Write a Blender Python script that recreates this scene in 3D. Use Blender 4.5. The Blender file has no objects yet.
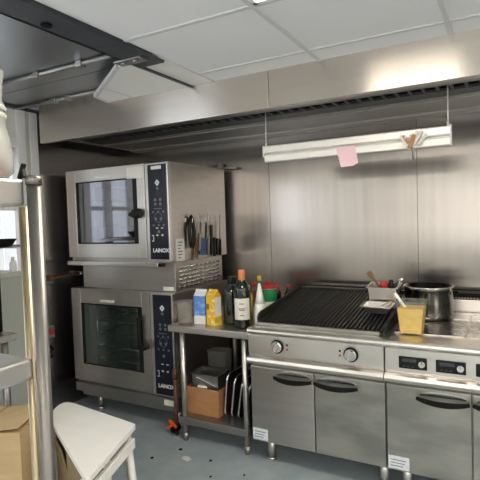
import bpy, bmesh, math, random
from mathutils import Vector, Matrix
random.seed(7)
PI = math.pi
S = bpy.context.scene
COL = S.collection

# ------------------------------------------------------------------ materials
def mat(name, col, rough=.5, metal=0., spec=.5, noise=None, bump=None, emit=None, strength=0, alpha=None, trans=0., coat=0., rvar=0., ior=1.45):
    m = bpy.data.materials.new(name); m.use_nodes = True
    nt = m.node_tree; b = nt.nodes['Principled BSDF']
    c = (*col, 1)
    b.inputs['Base Color'].default_value = c
    b.inputs['Roughness'].default_value = rough
    b.inputs['Metallic'].default_value = metal
    b.inputs['Specular IOR Level'].default_value = spec
    b.inputs['Transmission Weight'].default_value = trans
    b.inputs['Coat Weight'].default_value = coat
    b.inputs['IOR'].default_value = ior
    if alpha is not None: b.inputs['Alpha'].default_value = alpha
    if emit:
        b.inputs['Emission Color'].default_value = (*emit, 1); b.inputs['Emission Strength'].default_value = strength
    tc = None
    def coords(scale):
        tc = nt.nodes.new('ShaderNodeTexCoord'); mp = nt.nodes.new('ShaderNodeMapping')
        mp.inputs['Scale'].default_value = scale
        nt.links.new(tc.outputs['Object'], mp.inputs['Vector']); return mp.outputs['Vector']
    if noise:                                   # (scale xyz, colour2, low, high)
        sc, c2, lo, hi = noise
        n = nt.nodes.new('ShaderNodeTexNoise'); n.inputs['Scale'].default_value = 1; n.inputs['Detail'].default_value = 5
        nt.links.new(coords(sc), n.inputs['Vector'])
        r = nt.nodes.new('ShaderNodeValToRGB')
        r.color_ramp.elements[0].position = lo; r.color_ramp.elements[1].position = hi
        r.color_ramp.elements[0].color = c; r.color_ramp.elements[1].color = (*c2, 1)
        nt.links.new(n.outputs['Fac'], r.inputs['Fac']); nt.links.new(r.outputs['Color'], b.inputs['Base Color'])
        if rvar:
            mr = nt.nodes.new('ShaderNodeMapRange'); mr.inputs['To Min'].default_value = max(0, rough - rvar); mr.inputs['To Max'].default_value = rough + rvar
            mr.inputs['From Min'].default_value = .3; mr.inputs['From Max'].default_value = .7
            nt.links.new(n.outputs['Fac'], mr.inputs['Value']); nt.links.new(mr.outputs['Result'], b.inputs['Roughness'])
    if bump:                                    # (scale xyz, strength, distance)
        sc, st, di = bump
        n = nt.nodes.new('ShaderNodeTexNoise'); n.inputs['Scale'].default_value = 1; n.inputs['Detail'].default_value = 3
        nt.links.new(coords(sc), n.inputs['Vector'])
        bp = nt.nodes.new('ShaderNodeBump'); bp.inputs['Strength'].default_value = st; bp.inputs['Distance'].default_value = di
        nt.links.new(n.outputs['Fac'], bp.inputs['Height']); nt.links.new(bp.outputs['Normal'], b.inputs['Normal'])
    return m

def aniso(m, amount, rot=0.):
    b = m.node_tree.nodes['Principled BSDF']
    b.inputs['Anisotropic'].default_value = amount; b.inputs['Anisotropic Rotation'].default_value = rot
    return m

M = {}
# brushed stainless: grain along x (fronts) or z (wall sheets)
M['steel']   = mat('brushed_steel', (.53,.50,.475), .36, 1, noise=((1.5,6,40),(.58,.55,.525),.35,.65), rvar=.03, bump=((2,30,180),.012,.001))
M['steel_v'] = mat('brushed_steel_wall', (.39,.365,.345), .22, 1, noise=((30,30,1.0),(.42,.395,.375),.35,.65), rvar=.015)
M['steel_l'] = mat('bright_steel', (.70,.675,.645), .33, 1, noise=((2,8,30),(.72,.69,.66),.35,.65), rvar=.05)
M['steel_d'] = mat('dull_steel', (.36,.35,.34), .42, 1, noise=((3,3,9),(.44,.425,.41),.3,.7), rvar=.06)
M['steel_g'] = mat('greasy_steel', (.32,.312,.285), .38, 1, noise=((2.5,4,7),(.48,.465,.43),.38,.62), rvar=.05)
M['steel_hood'] = mat('hood_sheet', (.36,.38,.41), .34, 1, noise=((2,2,2),(.41,.43,.46),.3,.7), rvar=.05)
M['plate']   = mat('recess_plate_steel', (.50,.49,.47), .3, 1)
M['chrome']  = mat('polished_steel', (.74,.73,.72), .2, 1)
M['post']    = mat('satin_tube_steel', (.25,.24,.228), .42, 1)
M['postw']   = mat('warm_reflection_steel', (.46,.39,.27), .42, 1)  # warm tint stands for a yellowish reflection on the inner post
M['blade']   = mat('grey_blade_steel', (.40,.385,.37), .34, 1)
M['alu']     = mat('pale_aluminium', (.82,.81,.76), .42, .35, noise=((6,6,6),(.86,.85,.81),.3,.7))
M['black']   = mat('black_plastic', (.008,.008,.009), .35, spec=.3)
M['blackm']  = mat('black_matt', (.007,.007,.007), .6, spec=.15)
M['iron']    = mat('black_iron', (.014,.013,.012), .45, .2, noise=((40,14,40),(.035,.032,.03),.35,.7), rvar=.12)
M['bar']     = mat('grill_bar_iron', (.07,.066,.062), .30, .7)
M['darkmet2'] = mat('dark_filter_steel', (.10,.10,.105), .45, .6)
M['dimwin']  = mat('dim_display_window', (.05,.055,.065), .3)
M['navy']    = mat('navy_panel', (.007,.009,.020), .28, 0, coat=.15)
M['ink']     = mat('white_print', (.80,.82,.86), .5)
M['inkdim']  = mat('grey_print', (.15,.17,.23), .5)
M['white']   = mat('white_plastic', (.90,.895,.86), .35, noise=((9,9,9),(.87,.865,.83),.35,.7))
M['whitep']  = mat('white_paper', (.82,.81,.77), .8, noise=((40,40,40),(.74,.73,.70),.4,.65))
M['cream']   = mat('cream_paint', (.62,.60,.54), .5, noise=((12,12,2),(.70,.68,.62),.35,.65))
M['doorw']   = mat('white_door_paint', (.88,.88,.88), .4, noise=((12,12,1.5),(.80,.80,.81),.4,.7))
M['plaster'] = mat('pale_wall_paint', (.74,.73,.71), .6, noise=((3,3,3),(.78,.77,.75),.3,.7))
M['tile']    = mat('white_ceiling_tile', (.90,.90,.925), .75, noise=((2,2,2),(.88,.88,.905),.3,.7), bump=((300,300,300),.12,.001))
M['grid']    = mat('ceiling_grid_paint', (.70,.70,.72), .6)
M['tilew']   = mat('white_cover_board', (.90,.89,.86), .6)
M['darkmet'] = mat('dark_painted_metal', (.05,.054,.062), .5, .2, noise=((8,8,8),(.075,.08,.09),.35,.7))
M['floor']   = mat('blue_grey_floor', (.33,.40,.44), .40, noise=((7,7,7),(.43,.49,.52),.35,.68), bump=((60,60,60),.12,.002), rvar=.12)
M['kraft']   = mat('kraft_card', (.42,.20,.085), .8, noise=((9,9,30),(.48,.25,.115),.3,.7))
M['tan']     = mat('tan_card', (.50,.36,.19), .8, noise=((10,10,30),(.58,.43,.25),.3,.7))
M['olive']   = mat('shaded_brown_card', (.24,.19,.105), .85, noise=((8,8,8),(.30,.24,.14),.3,.7))  # brown card, darkened to olive for the shadow under the board
M['brownb']  = mat('dark_brown_glass', (.035,.014,.010), .15)
M['orange']  = mat('orange_plastic', (.75,.10,.02), .4)
M['orangecap'] = mat('orange_foil', (.72,.24,.09), .4)
M['redp']    = mat('red_plastic', (.55,.03,.03), .4)
M['pinkp']   = mat('pink_paper', (.86,.60,.66), .8)
M['blue']    = mat('blue_carton', (.10,.26,.66), .5, noise=((25,25,25),(.25,.42,.78),.5,.6))
M['bluetool']= mat('blue_grip', (.06,.13,.30), .45)
M['yellow']  = mat('yellow_carton', (.82,.50,.04), .5, noise=((32,32,32),(.90,.75,.35),.55,.62))
M['yel']     = mat('yellow_plastic', (.80,.66,.05), .4)
M['green']   = mat('green_label', (.02,.24,.09), .45)
M['brownw']  = mat('brown_wood', (.17,.085,.035), .55, noise=((20,20,4),(.25,.13,.06),.3,.7))
M['rust']    = mat('brown_hose', (.14,.06,.035), .6)
M['btl']     = mat('dark_bottle_glass', (.008,.012,.008), .06, 0, coat=.6)
M['label']   = mat('bottle_label', (.78,.76,.70), .6, noise=((60,60,60),(.70,.68,.62),.45,.6))
M['label_b'] = mat('blue_white_sticker', (.62,.68,.72), .5, noise=((50,5,50),(.74,.77,.79),.4,.6))
M['batter']  = mat('yellow_sauce', (.90,.55,.06), .45, noise=((22,22,30),(.94,.66,.16),.35,.65))
M['pale']    = mat('pale_grey_enamel', (.50,.53,.49), .45)
M['potdark'] = mat('worn_pot_steel', (.10,.097,.095), .22, 1, noise=((3,3,16),(.24,.23,.225),.35,.65), rvar=.06)
M['dkinside']= mat('oven_cavity_steel', (.36,.37,.36), .5, .4)
M['hob']     = mat('hob_plate_steel', (.60,.57,.53), .25, 1, noise=((5,25,5),(.66,.63,.59),.3,.7), rvar=.06)
M['led']     = mat('led_diffuser', (.9,.9,.9), .5, emit=(1,.91,.76), strength=16)
M['sky']     = mat('daylit_pane', (.8,.85,.9), .3, emit=(.86,.93,1.0), strength=3.2)
M['sky4']    = mat('frosted_door_pane', (.8,.85,.9), .4, emit=(.90,.95,1.0), strength=.5)
M['right_fill']    = mat('right_fill_pane', (.8,.8,.8), .3, emit=(1.0,.95,.88), strength=1.0)  # glow of the added window in the right wall
M['rear_fill']    = mat('rear_fill_pane', (.8,.8,.8), .3, emit=(1.0,.945,.875), strength=1.3)  # glow of the added window in the rear wall

M['canopy'] = aniso(mat('canopy_steel', (.62,.565,.52), .27, 1, noise=((2,8,30),(.64,.60,.545),.35,.65)), .95, .25)
aniso(M['steel_v'], .9, 0.)
def see_through(name, col, amount, rough=.08):
    m = bpy.data.materials.new(name); m.use_nodes = True; nt = m.node_tree; nt.nodes.clear()
    out = nt.nodes.new('ShaderNodeOutputMaterial'); mx = nt.nodes.new('ShaderNodeMixShader')
    tr = nt.nodes.new('ShaderNodeBsdfTransparent'); tr.inputs['Color'].default_value = (*col, 1)
    pb = nt.nodes.new('ShaderNodeBsdfPrincipled'); pb.inputs['Base Color'].default_value = (*[c*.6 for c in col], 1); pb.inputs['Roughness'].default_value = rough
    pb.inputs['Specular IOR Level'].default_value = .8
    mx.inputs['Fac'].default_value = amount
    nt.links.new(tr.outputs[0], mx.inputs[1]); nt.links.new(pb.outputs[0], mx.inputs[2]); nt.links.new(mx.outputs[0], out.inputs['Surface'])
    return m
def oven_glass(name, tint, refl):
    m = bpy.data.materials.new(name); m.use_nodes = True; nt = m.node_tree; nt.nodes.clear()
    out = nt.nodes.new('ShaderNodeOutputMaterial'); mx = nt.nodes.new('ShaderNodeMixShader')
    tr = nt.nodes.new('ShaderNodeBsdfTransparent'); tr.inputs['Color'].default_value = (*tint, 1)
    gl = nt.nodes.new('ShaderNodeBsdfGlossy'); gl.inputs['Color'].default_value = (.9,.92,1,1); gl.inputs['Roughness'].default_value = .03
    mx.inputs['Fac'].default_value = refl
    nt.links.new(tr.outputs[0], mx.inputs[1]); nt.links.new(gl.outputs[0], mx.inputs[2]); nt.links.new(mx.outputs[0], out.inputs['Surface'])
    return m
M['glass_u'] = oven_glass('tinted_oven_glass', (.66,.68,.74), .30)
M['glass_l'] = oven_glass('greenish_oven_glass', (.74,.80,.77), .08)
M['clear']   = see_through('clear_polycarbonate', (.95,.95,.92), .10)
M['milky']   = see_through('cloudy_plastic', (.95,.93,.90), .18, .25)
M['film']    = see_through('plastic_film', (.93,.93,.90), .55, .25)

# ------------------------------------------------------------------ mesh builder
class B:
    def __init__(s): s.bm = bmesh.new()
    def box(s, x0, x1, y0, y1, z0, z1, bev=0., seg=2):
        r = bmesh.ops.create_cube(s.bm, size=1); vs = r['verts']
        for v in vs: v.co = Vector(((x0+x1)/2 + v.co.x*(x1-x0), (y0+y1)/2 + v.co.y*(y1-y0), (z0+z1)/2 + v.co.z*(z1-z0)))
        if bev > 0:
            es = {e for v in vs for e in v.link_edges}
            bmesh.ops.bevel(s.bm, geom=list(es), offset=bev, segments=seg, affect='EDGES', profile=.5)
        return s
    def xf(s, n0, mtx):
        vs = list(s.bm.verts)[n0:]
        for v in vs: v.co = mtx @ v.co
        return s
    def n(s): s.bm.verts.ensure_lookup_table(); return len(s.bm.verts)
    def obox(s, c, dims, rot=(0,0,0), bev=0.):
        n0 = s.n(); dx, dy, dz = dims
        s.box(-dx/2, dx/2, -dy/2, dy/2, -dz/2, dz/2, bev); s.n()
        from mathutils import Euler
        return s.xf(n0, Matrix.Translation(c) @ Euler(rot).to_matrix().to_4x4())
    def cyl(s, a, b, r, r2=None, seg=20, cap=True):
        a, b = Vector(a), Vector(b); r2 = r if r2 is None else r2
        d = b - a; q = d.to_track_quat('Z', 'Y')
        ra, rb = [], []
        for i in range(seg):
            t = 2*PI*i/seg; o = q @ Vector((math.cos(t), math.sin(t), 0))
            ra.append(s.bm.verts.new(a + o*r)); rb.append(s.bm.verts.new(b + o*r2))
        for i in range(seg):
            j = (i+1) % seg; f = s.bm.faces.new((ra[i], ra[j], rb[j], rb[i])); f.smooth = True
        if cap:
            s.bm.faces.new(list(reversed(ra))); s.bm.faces.new(rb)
        return s
    def tube(s, pts, r, seg=10, cap=True):
        pts = [Vector(p) for p in pts]; rings = []
        ref = None
        for i, p in enumerate(pts):
            d = (pts[min(i+1, len(pts)-1)] - pts[max(i-1, 0)]).normalized()
            if ref is None: ref = d.orthogonal().normalized()
            ref = (ref - d*ref.dot(d)).normalized(); o2 = d.cross(ref)
            rr = r[i] if isinstance(r, (list, tuple)) else r
            rings.append([s.bm.verts.new(p + (ref*math.cos(2*PI*k/seg) + o2*math.sin(2*PI*k/seg))*rr) for k in range(seg)])
        for a, b in zip(rings, rings[1:]):
            for k in range(seg):
                j = (k+1) % seg; f = s.bm.faces.new((a[k], a[j], b[j], b[k])); f.smooth = True
        if cap: s.bm.faces.new(list(reversed(rings[0]))); s.bm.faces.new(rings[-1])
        return s
    def lathe(s, prof, c=(0,0), seg=28, cap0=True, cap1=True):
        rings = []
        for r, z in prof:
            rings.append([s.bm.verts.new((c[0] + r*math.cos(2*PI*k/seg), c[1] + r*math.sin(2*PI*k/seg), z)) for k in range(seg)])
        for a, b in zip(rings, rings[1:]):
            for k in range(seg):
                j = (k+1) % seg; f = s.bm.faces.new((a[k], a[j], b[j], b[k])); f.smooth = True
        if cap0: s.bm.faces.new(list(reversed(rings[0])))
        if cap1: s.bm.faces.new(rings[-1])
        return s
    def prism(s, poly, axis, a0, a1):
        """poly: 2-D outline in the two other axes (x: yz, y: xz, z: xy), extruded a0..a1 along axis"""
        def P(p, a): return {'x': (a, p[0], p[1]), 'y': (p[0], a, p[1]), 'z': (p[0], p[1], a)}[axis]
        A = [s.bm.verts.new(P(p, a0)) for p in poly]; Bv = [s.bm.verts.new(P(p, a1)) for p in poly]
        n = len(poly)
        for i in range(n):
            j = (i+1) % n; s.bm.faces.new((A[i], A[j], Bv[j], Bv[i]))
        s.bm.faces.new(list(reversed(A))); s.bm.faces.new(Bv)
        return s
    def frustum(s, c, b, t, z0, z1, wall=0., bottom=True):
        """tapered rectangular vessel: half sizes b at the bottom, t at the top; open with a wall when wall > 0"""
        def ring(h, z): return [s.bm.verts.new((c[0]+sx*h[0], c[1]+sy*h[1], z)) for sx, sy in ((-1,-1),(1,-1),(1,1),(-1,1))]
        def skin(p, q):
            for i in range(4): s.bm.faces.new((p[i], p[(i+1)%4], q[(i+1)%4], q[i]))
        o0, o1 = ring(b, z0), ring(t, z1); skin(o0, o1); s.bm.faces.new(list(reversed(o0)))
        if wall:
            i1 = ring((t[0]-wall, t[1]-wall), z1); i0 = ring((b[0]-wall, b[1]-wall), z0+wall)
            skin(o1, i1); skin(i1, i0); s.bm.faces.new(i0)
        else: s.bm.faces.new(o1)
        return s
    def quad(s, *p): s.bm.faces.new([s.bm.verts.new(q) for q in p]); return s

def obj(name, b, m, parent=None, local=False, kind=None):
    bm = b.bm
    bmesh.ops.recalc_face_normals(bm, faces=bm.faces[:])
    if parent is not None and not local:
        p = Vector((0,0,0)); q = parent
        while q is not None: p += q.location; q = q.parent
        bmesh.ops.translate(bm, verts=bm.verts[:], vec=-p)
    me = bpy.data.meshes.new(name); bm.to_mesh(me); bm.free()
    me.materials.append(M[m] if isinstance(m, str) else m)
    o = bpy.data.objects.new(name, me); COL.objects.link(o)
    if parent is not None: o.parent = parent
    if kind: o['kind'] = kind
    return o
def thing(name, label, cat, loc=(0,0,0), group=None, rz=0.):
    o = bpy.data.objects.new(name, None); o.empty_display_size = .05; COL.objects.link(o)
    o.location = loc; o.rotation_euler = (0,0,rz); o['label'] = label; o['category'] = cat
    if group: o['group'] = group
    return o
def tag(o, label, cat, group=None):
    o['label'] = label; o['category'] = cat
    if group: o['group'] = group
    return o
def text(name, body, size, loc, rot, m, parent, ext=.0004, sx=1., bold=0.):
    cu = bpy.data.curves.new(name, 'FONT'); cu.body = body; cu.size = size; cu.extrude = ext; cu.align_x = 'CENTER'; cu.align_y = 'CENTER'
    cu.offset = bold
    tmp = bpy.data.objects.new(name+'_t', cu); COL.objects.link(tmp)
    dg = bpy.context.evaluated_depsgraph_get(); me = bpy.data.meshes.new_from_object(tmp.evaluated_get(dg))
    bpy.data.objects.remove(tmp); bpy.data.curves.remove(cu)
    me.materials.clear(); me.materials.append(M[m])
    from mathutils import Euler
    p = Vector((0,0,0)); q = parent
    while q is not None: p += q.location; q = q.parent
    mt = Matrix.Translation(Vector(loc)-p) @ Euler(rot).to_matrix().to_4x4() @ Matrix.Diagonal((sx,1,1,1))
    me.transform(mt)
    o = bpy.data.objects.new(name, me); COL.objects.link(o); o.parent = parent
    return o
FRONT = (PI/2, 0, 0)        # text that faces -y

# ================================================================== the setting
XL, XR, YB, YN, ZC = -3.2, 2.4, 3.55, -3.0, 2.315
ZS = 2.39                                    # sheet above the left-hand opening
obj('floor', B().box(XL-.1, XR+.1, YN-.1, YB+.1, -.05, 0), 'floor', kind='structure')
# back wall: sheets of stainless with narrow seams
b = B(); seams = [-3.2, -2.80, -1.675, -.535, .6, 1.75, 2.4]
for a, c in zip(seams, seams[1:]): b.box(a+.0012, c-.0012, YB, YB+.02, 0, 2.45, .0008, 1)
b.box(XL, XR, YB+.012, YB+.1, 0, 2.6)
obj('wall_back', b, 'steel_v', kind='structure')
b = B(); b.box(XL-.02, XL, 2.56, YB, 0, 1.925, .001, 1); b.box(XL-.02, XL, 2.56, YB, 1.93, 2.6, .001, 1); b.box(XL-.1, XL-.01, 2.56, YB+.1, 0, 2.6)
obj('wall_left', b, 'steel_v', kind='structure')
b = B(); b.box(XL-.1, XL, YN, -.4, 0, 2.6); b.box(XL-.1, XL, -.4, 1.0, 0, .95); b.box(XL-.1, XL, -.4, 1.0, 2.1, 2.6); b.box(XL-.1, XL, 1.0, 1.30, 0, 2.6); b.box(XL-.1, XL, 1.30, 2.38, 2.12, 2.6)
b.box(XL-.1, XL, 2.36, 2.56, 0, 2.6)
obj('wall_left_side', b, 'plaster', kind='structure')
obj('wall_right', B().box(XR, XR+.1, YN, -2.2, 0, 2.6).box(XR, XR+.1, 1.2, YB, 0, 2.6).box(XR, XR+.1, -2.2, 1.2, 0, .55).box(XR, XR+.1, -2.2, 1.2, 2.15, 2.6), 'plaster', kind='structure')
obj('wall_rear', B().box(XL, XR, YN-.1, YN, 0, .85).box(XL, XR, YN-.1, YN, 2.15, 2.6).box(XL, -2.0, YN-.1, YN, .85, 2.15).box(1.9, XR, YN-.1, YN, .85, 2.15), 'plaster', kind='structure')
# door in the left wall: white boards in a white frame
b = B()
b.box(XL, XL+.035, 2.36, 2.435, 0, 2.37, .004); b.box(XL, XL+.03, 2.475, 2.545, 0, 2.37, .004)
b.box(XL, XL+.035, 1.24, 1.31, 0, 2.16, .004); b.box(XL, XL+.035, 1.31, 2.36, 2.09, 2.16, .004)
obj('trim_1', b, 'doorw', kind='structure')
obj('trim_2', B().box(XL, XL+.022, 2.437, 2.473, 0, 2.37, .003), 'cream', kind='structure')
b = B()
for i in range(10): b.box(XL-.05, XL-.012, 1.315+i*.1045, 1.315+i*.1045+.098, 0, 1.02 if i in (5,6,8,9) else 2.09, .008, 2)
for i in (5,6,8,9): b.box(XL-.05, XL-.012, 1.315+i*.1045, 1.315+i*.1045+.098, 2.0, 2.09, .008, 2); b.box(XL-.05, XL-.012, 1.315+i*.1045, 1.315+i*.1045+.098, 1.62, 1.66, .006, 2)
b.box(XL-.08, XL-.06, 1.30, 2.37, 0, 2.1)
dr = obj('door_1', b, 'doorw', kind='structure')
for i in (5,6,8,9): obj('door_pane', B().box(XL-.045, XL-.035, 1.315+i*.1045, 1.315+i*.1045+.098, 1.02, 2.0), 'sky4', dr)
# window of the same wall
w = obj('window_1', B().box(XL-.06, XL-.045, -.4, 1.0, .95, 2.1), 'sky', kind='structure')
b = B()
for y0, y1, z0, z1 in ((-.4,-.34,.95,2.1),(.94,1.0,.95,2.1),(.27,.33,.95,2.1),(-.4,1.0,.95,1.01),(-.4,1.0,2.04,2.1)): b.box(XL-.045, XL+.01, y0, y1, z0, z1, .004)
obj('window_frame', b, 'doorw', w)
w = obj('fill_window_rear', B().box(-2.0, 1.9, YN-.02, YN-.005, .85, 2.15), 'rear_fill', kind='structure')  # added unseen window, glows from behind the camera to brighten the ceiling
b = B()
for x in (-2.0, -1.03, -.05, .92, 1.9): b.box(x-.03, x+.03, YN-.005, YN+.03, .85, 2.15, .004)
for z in (.85, 2.15): b.box(-2.03, 1.93, YN-.005, YN+.03, z-.03, z+.03, .004)
obj('window_frame', b, 'doorw', w)
w = obj('fill_window_right', B().box(XR+.005, XR+.02, -2.2, 1.2, .55, 2.15), 'right_fill', kind='structure')  # added unseen window, fill light for the oven side and the rack
b = B()
for y in (-2.2, -1.07, .07, 1.2): b.box(XR-.03, XR+.005, y-.03, y+.03, .55, 2.15, .004)
for z in (.55, 2.15): b.box(XR-.03, XR+.005, -2.23, 1.23, z-.03, z+.03, .004)
obj('window_frame', b, 'doorw', w)
# dark rail along the top of the left wall
obj('trim_3', B().box(XL, XL+.05, .9, 2.60, 2.375, 2.39, .003), 'darkmet', kind='structure')

# ceiling: white tiles on a grid
GX = [-1.475+.6325*i for i in range(7)]; GY = [2.275-.59*i for i in range(10)]
b = B()
b.box(-1.49, XR, YN, 2.47, ZC+.004, ZC+.03); b.box(XL, -1.48, YN, -1.2, ZC+.004, ZC+.03)
obj('ceiling', b, 'tile', kind='structure')
b = B()
for x in GX[1:]: b.box(x-.012, x+.012, YN, 2.45, ZC-.002, ZC+.006, .0015, 1)
for y in GY: b.box(-1.49, XR, y-.012, y+.012, ZC-.0015, ZC+.006, .0015, 1)
obj('trim_4', b, 'grid', kind='structure')
# white cover board with a cut corner, closing part of the gap beside the hood front
poly = [(-1.76,1.93), (-2.29,2.29), (-2.325,2.447), (-1.50,2.447), (-1.50,1.93)]
cb = thing('cover_board', 'white cut-cornered cover board in the ceiling between grey sheet and canopy front', 'board', (-1.9,2.2,ZC))
obj('board_panel', B().prism(poly, 'z', ZC, ZC+.022), 'tilew', cb)
b = B()
for p, q in zip(poly[:2], poly[1:3]):
    p, q = Vector((*p, 0)), Vector((*q, 0)); d = q-p
    b.obox(((p+q)/2)[:2] + (ZC+.006,), (d.length, .022, .024), (0,0,math.atan2(d.y, d.x)), .002)
b.box(-2.115, -2.103, 2.17, 2.446, ZC-.003, ZC+.004)
obj('edge_strip', b, 'grid', cb)
# dark flange and grey steel sheet of the left-hand opening
oh = thing('overhead_sheet', 'dark grey steel ceiling sheet with dark flange over the left aisle', 'ceiling panel', (-2.4,1.2,ZS))
obj('sheet', B().box(XL+.002, -1.655, -1.2, 2.098, ZS, ZS+.02).box(XL+.002, -1.655, 2.104, 2.46, ZS, ZS+.02).box(XL+.002, -1.665, -1.2, 2.445, ZS+.02, ZS+.04), 'steel_hood', oh)
obj('flange', B().box(-1.66, -1.50, -1.2, 1.985, ZC-.012, ZC+.004, .002).box(-1.66, -1.645, -1.2, 2.46, ZC-.012, ZS+.02), 'darkmet', oh)
obj('joint_bracket', B().box(-1.70, -1.53, 1.83, 1.90, ZC-.02, ZC-.012, .002).cyl((-1.66,1.86,ZC-.028),(-1.66,1.86,ZC-.018),.014).cyl((-1.58,1.86,ZC-.028),(-1.58,1.86,ZC-.018),.014), 'steel_d', oh)
b = B(); b.cyl((-1.60,1.35,ZC-.02),(-1.60,1.35,ZC-.011),.022); obj('bolt_head', b, 'blackm', oh)
for y, xs, nm, lab in ((1.92, (-2.76,-2.37,-2.02), 'conduit', 'grey conduit run across the grey steel ceiling sheet, with three clips, nearer one'),
                   (2.37, (-2.76,-2.62), 'conduit', 'grey conduit on the grey steel ceiling sheet, close along the canopy front')):
    c = thing(nm, lab, 'conduit', (-2.4, y, ZS), 'conduits under the steel ceiling sheet')
    obj('pipe', B().cyl((XL,y,ZS-.014),(-1.66 if y<2 else -2.35,y,ZS-.014),.012,seg=12), 'steel_d', c)
    for x in xs: obj('clip', B().box(x-.022,x+.022,y-.02,y+.02,ZS-.034,ZS,.004), 'steel_d', c)
# ceiling lights set into the grid
def led(i, j, label):
    x0, x1 = -1.475+.6325*i+.012, -1.475+.6325*(i+1)-.012; y1, y0 = GY[j]-.012, GY[j+1]+.012
    t = thing('ceiling_light', label, 'ceiling light', ((x0+x1)/2, (y0+y1)/2, ZC), 'square ceiling lights')
    b = B()
    for q in ((x0,x0+.02,y0,y1),(x1-.02,x1,y0,y1),(x0,x1,y0,y0+.02),(x0,x1,y1-.02,y1)): b.box(*q, ZC-.004, ZC+.003)
    obj('frame', b, 'tilew', t)
    obj('diffuser', B().box(x0+.02,x1-.02,y0+.02,y1-.02,ZC-.002,ZC+.002), 'led', t)
led(1, 1, 'bright square ceiling light at the top edge of the photo')
led(4, 1, 'bright square ceiling light over the right end of the cooking line')
led(-2, 6, 'bright square ceiling light behind the photographer, leftmost of its row')
led(0, 6, 'bright square ceiling light behind the photographer, second from left of its row')
led(2, 6, 'bright square ceiling light behind the photographer, third from left of its row')
led(4, 6, 'bright square ceiling light behind the photographer, rightmost of its row')

# ================================================================== extraction canopy
CF, CZ0, CX0, CX1 = 2.45, 2.115, -3.03, 1.6
hood = thing('extraction_canopy', 'long stainless extraction canopy over the ovens and grill', 'canopy', (-.7, 3.0, CZ0))
b = B(); b.box(CX0, -1.146, CF, CF+.02, CZ0, 2.46, .002); b.box(-1.142, CX1, CF, CF+.02, CZ0, 2.46, .002)
obj('front_panel', b, 'canopy', hood)
obj('bottom_lip', B().box(CX0, CX1, CF+.002, CF+.045, CZ0-.002, CZ0+.012, .003), 'steel', hood)
obj('end_panel', B().box(CX0, CX0+.02, CF+.02, YB, CZ0+.05, 2.44), 'steel', hood)
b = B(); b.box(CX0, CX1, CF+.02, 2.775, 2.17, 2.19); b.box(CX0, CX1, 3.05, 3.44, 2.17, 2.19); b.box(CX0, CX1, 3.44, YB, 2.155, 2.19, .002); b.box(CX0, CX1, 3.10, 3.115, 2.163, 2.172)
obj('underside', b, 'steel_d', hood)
b = B()
x = CX0+.04
while x < CX1: b.box(x, x+.016, 2.775, 3.05, 2.176, 2.19); x += .072
b.box(CX0, CX1, 2.915, 3.05, 2.174, 2.19)
obj('filter_ribs', b, 'darkmet2', hood)
obj('slot_shade_sheet', B().box(CX0, CX1, 2.775, 3.05, 2.20, 2.22), 'blackm', hood)  # black sheet stands for the darkness inside the slots

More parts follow.
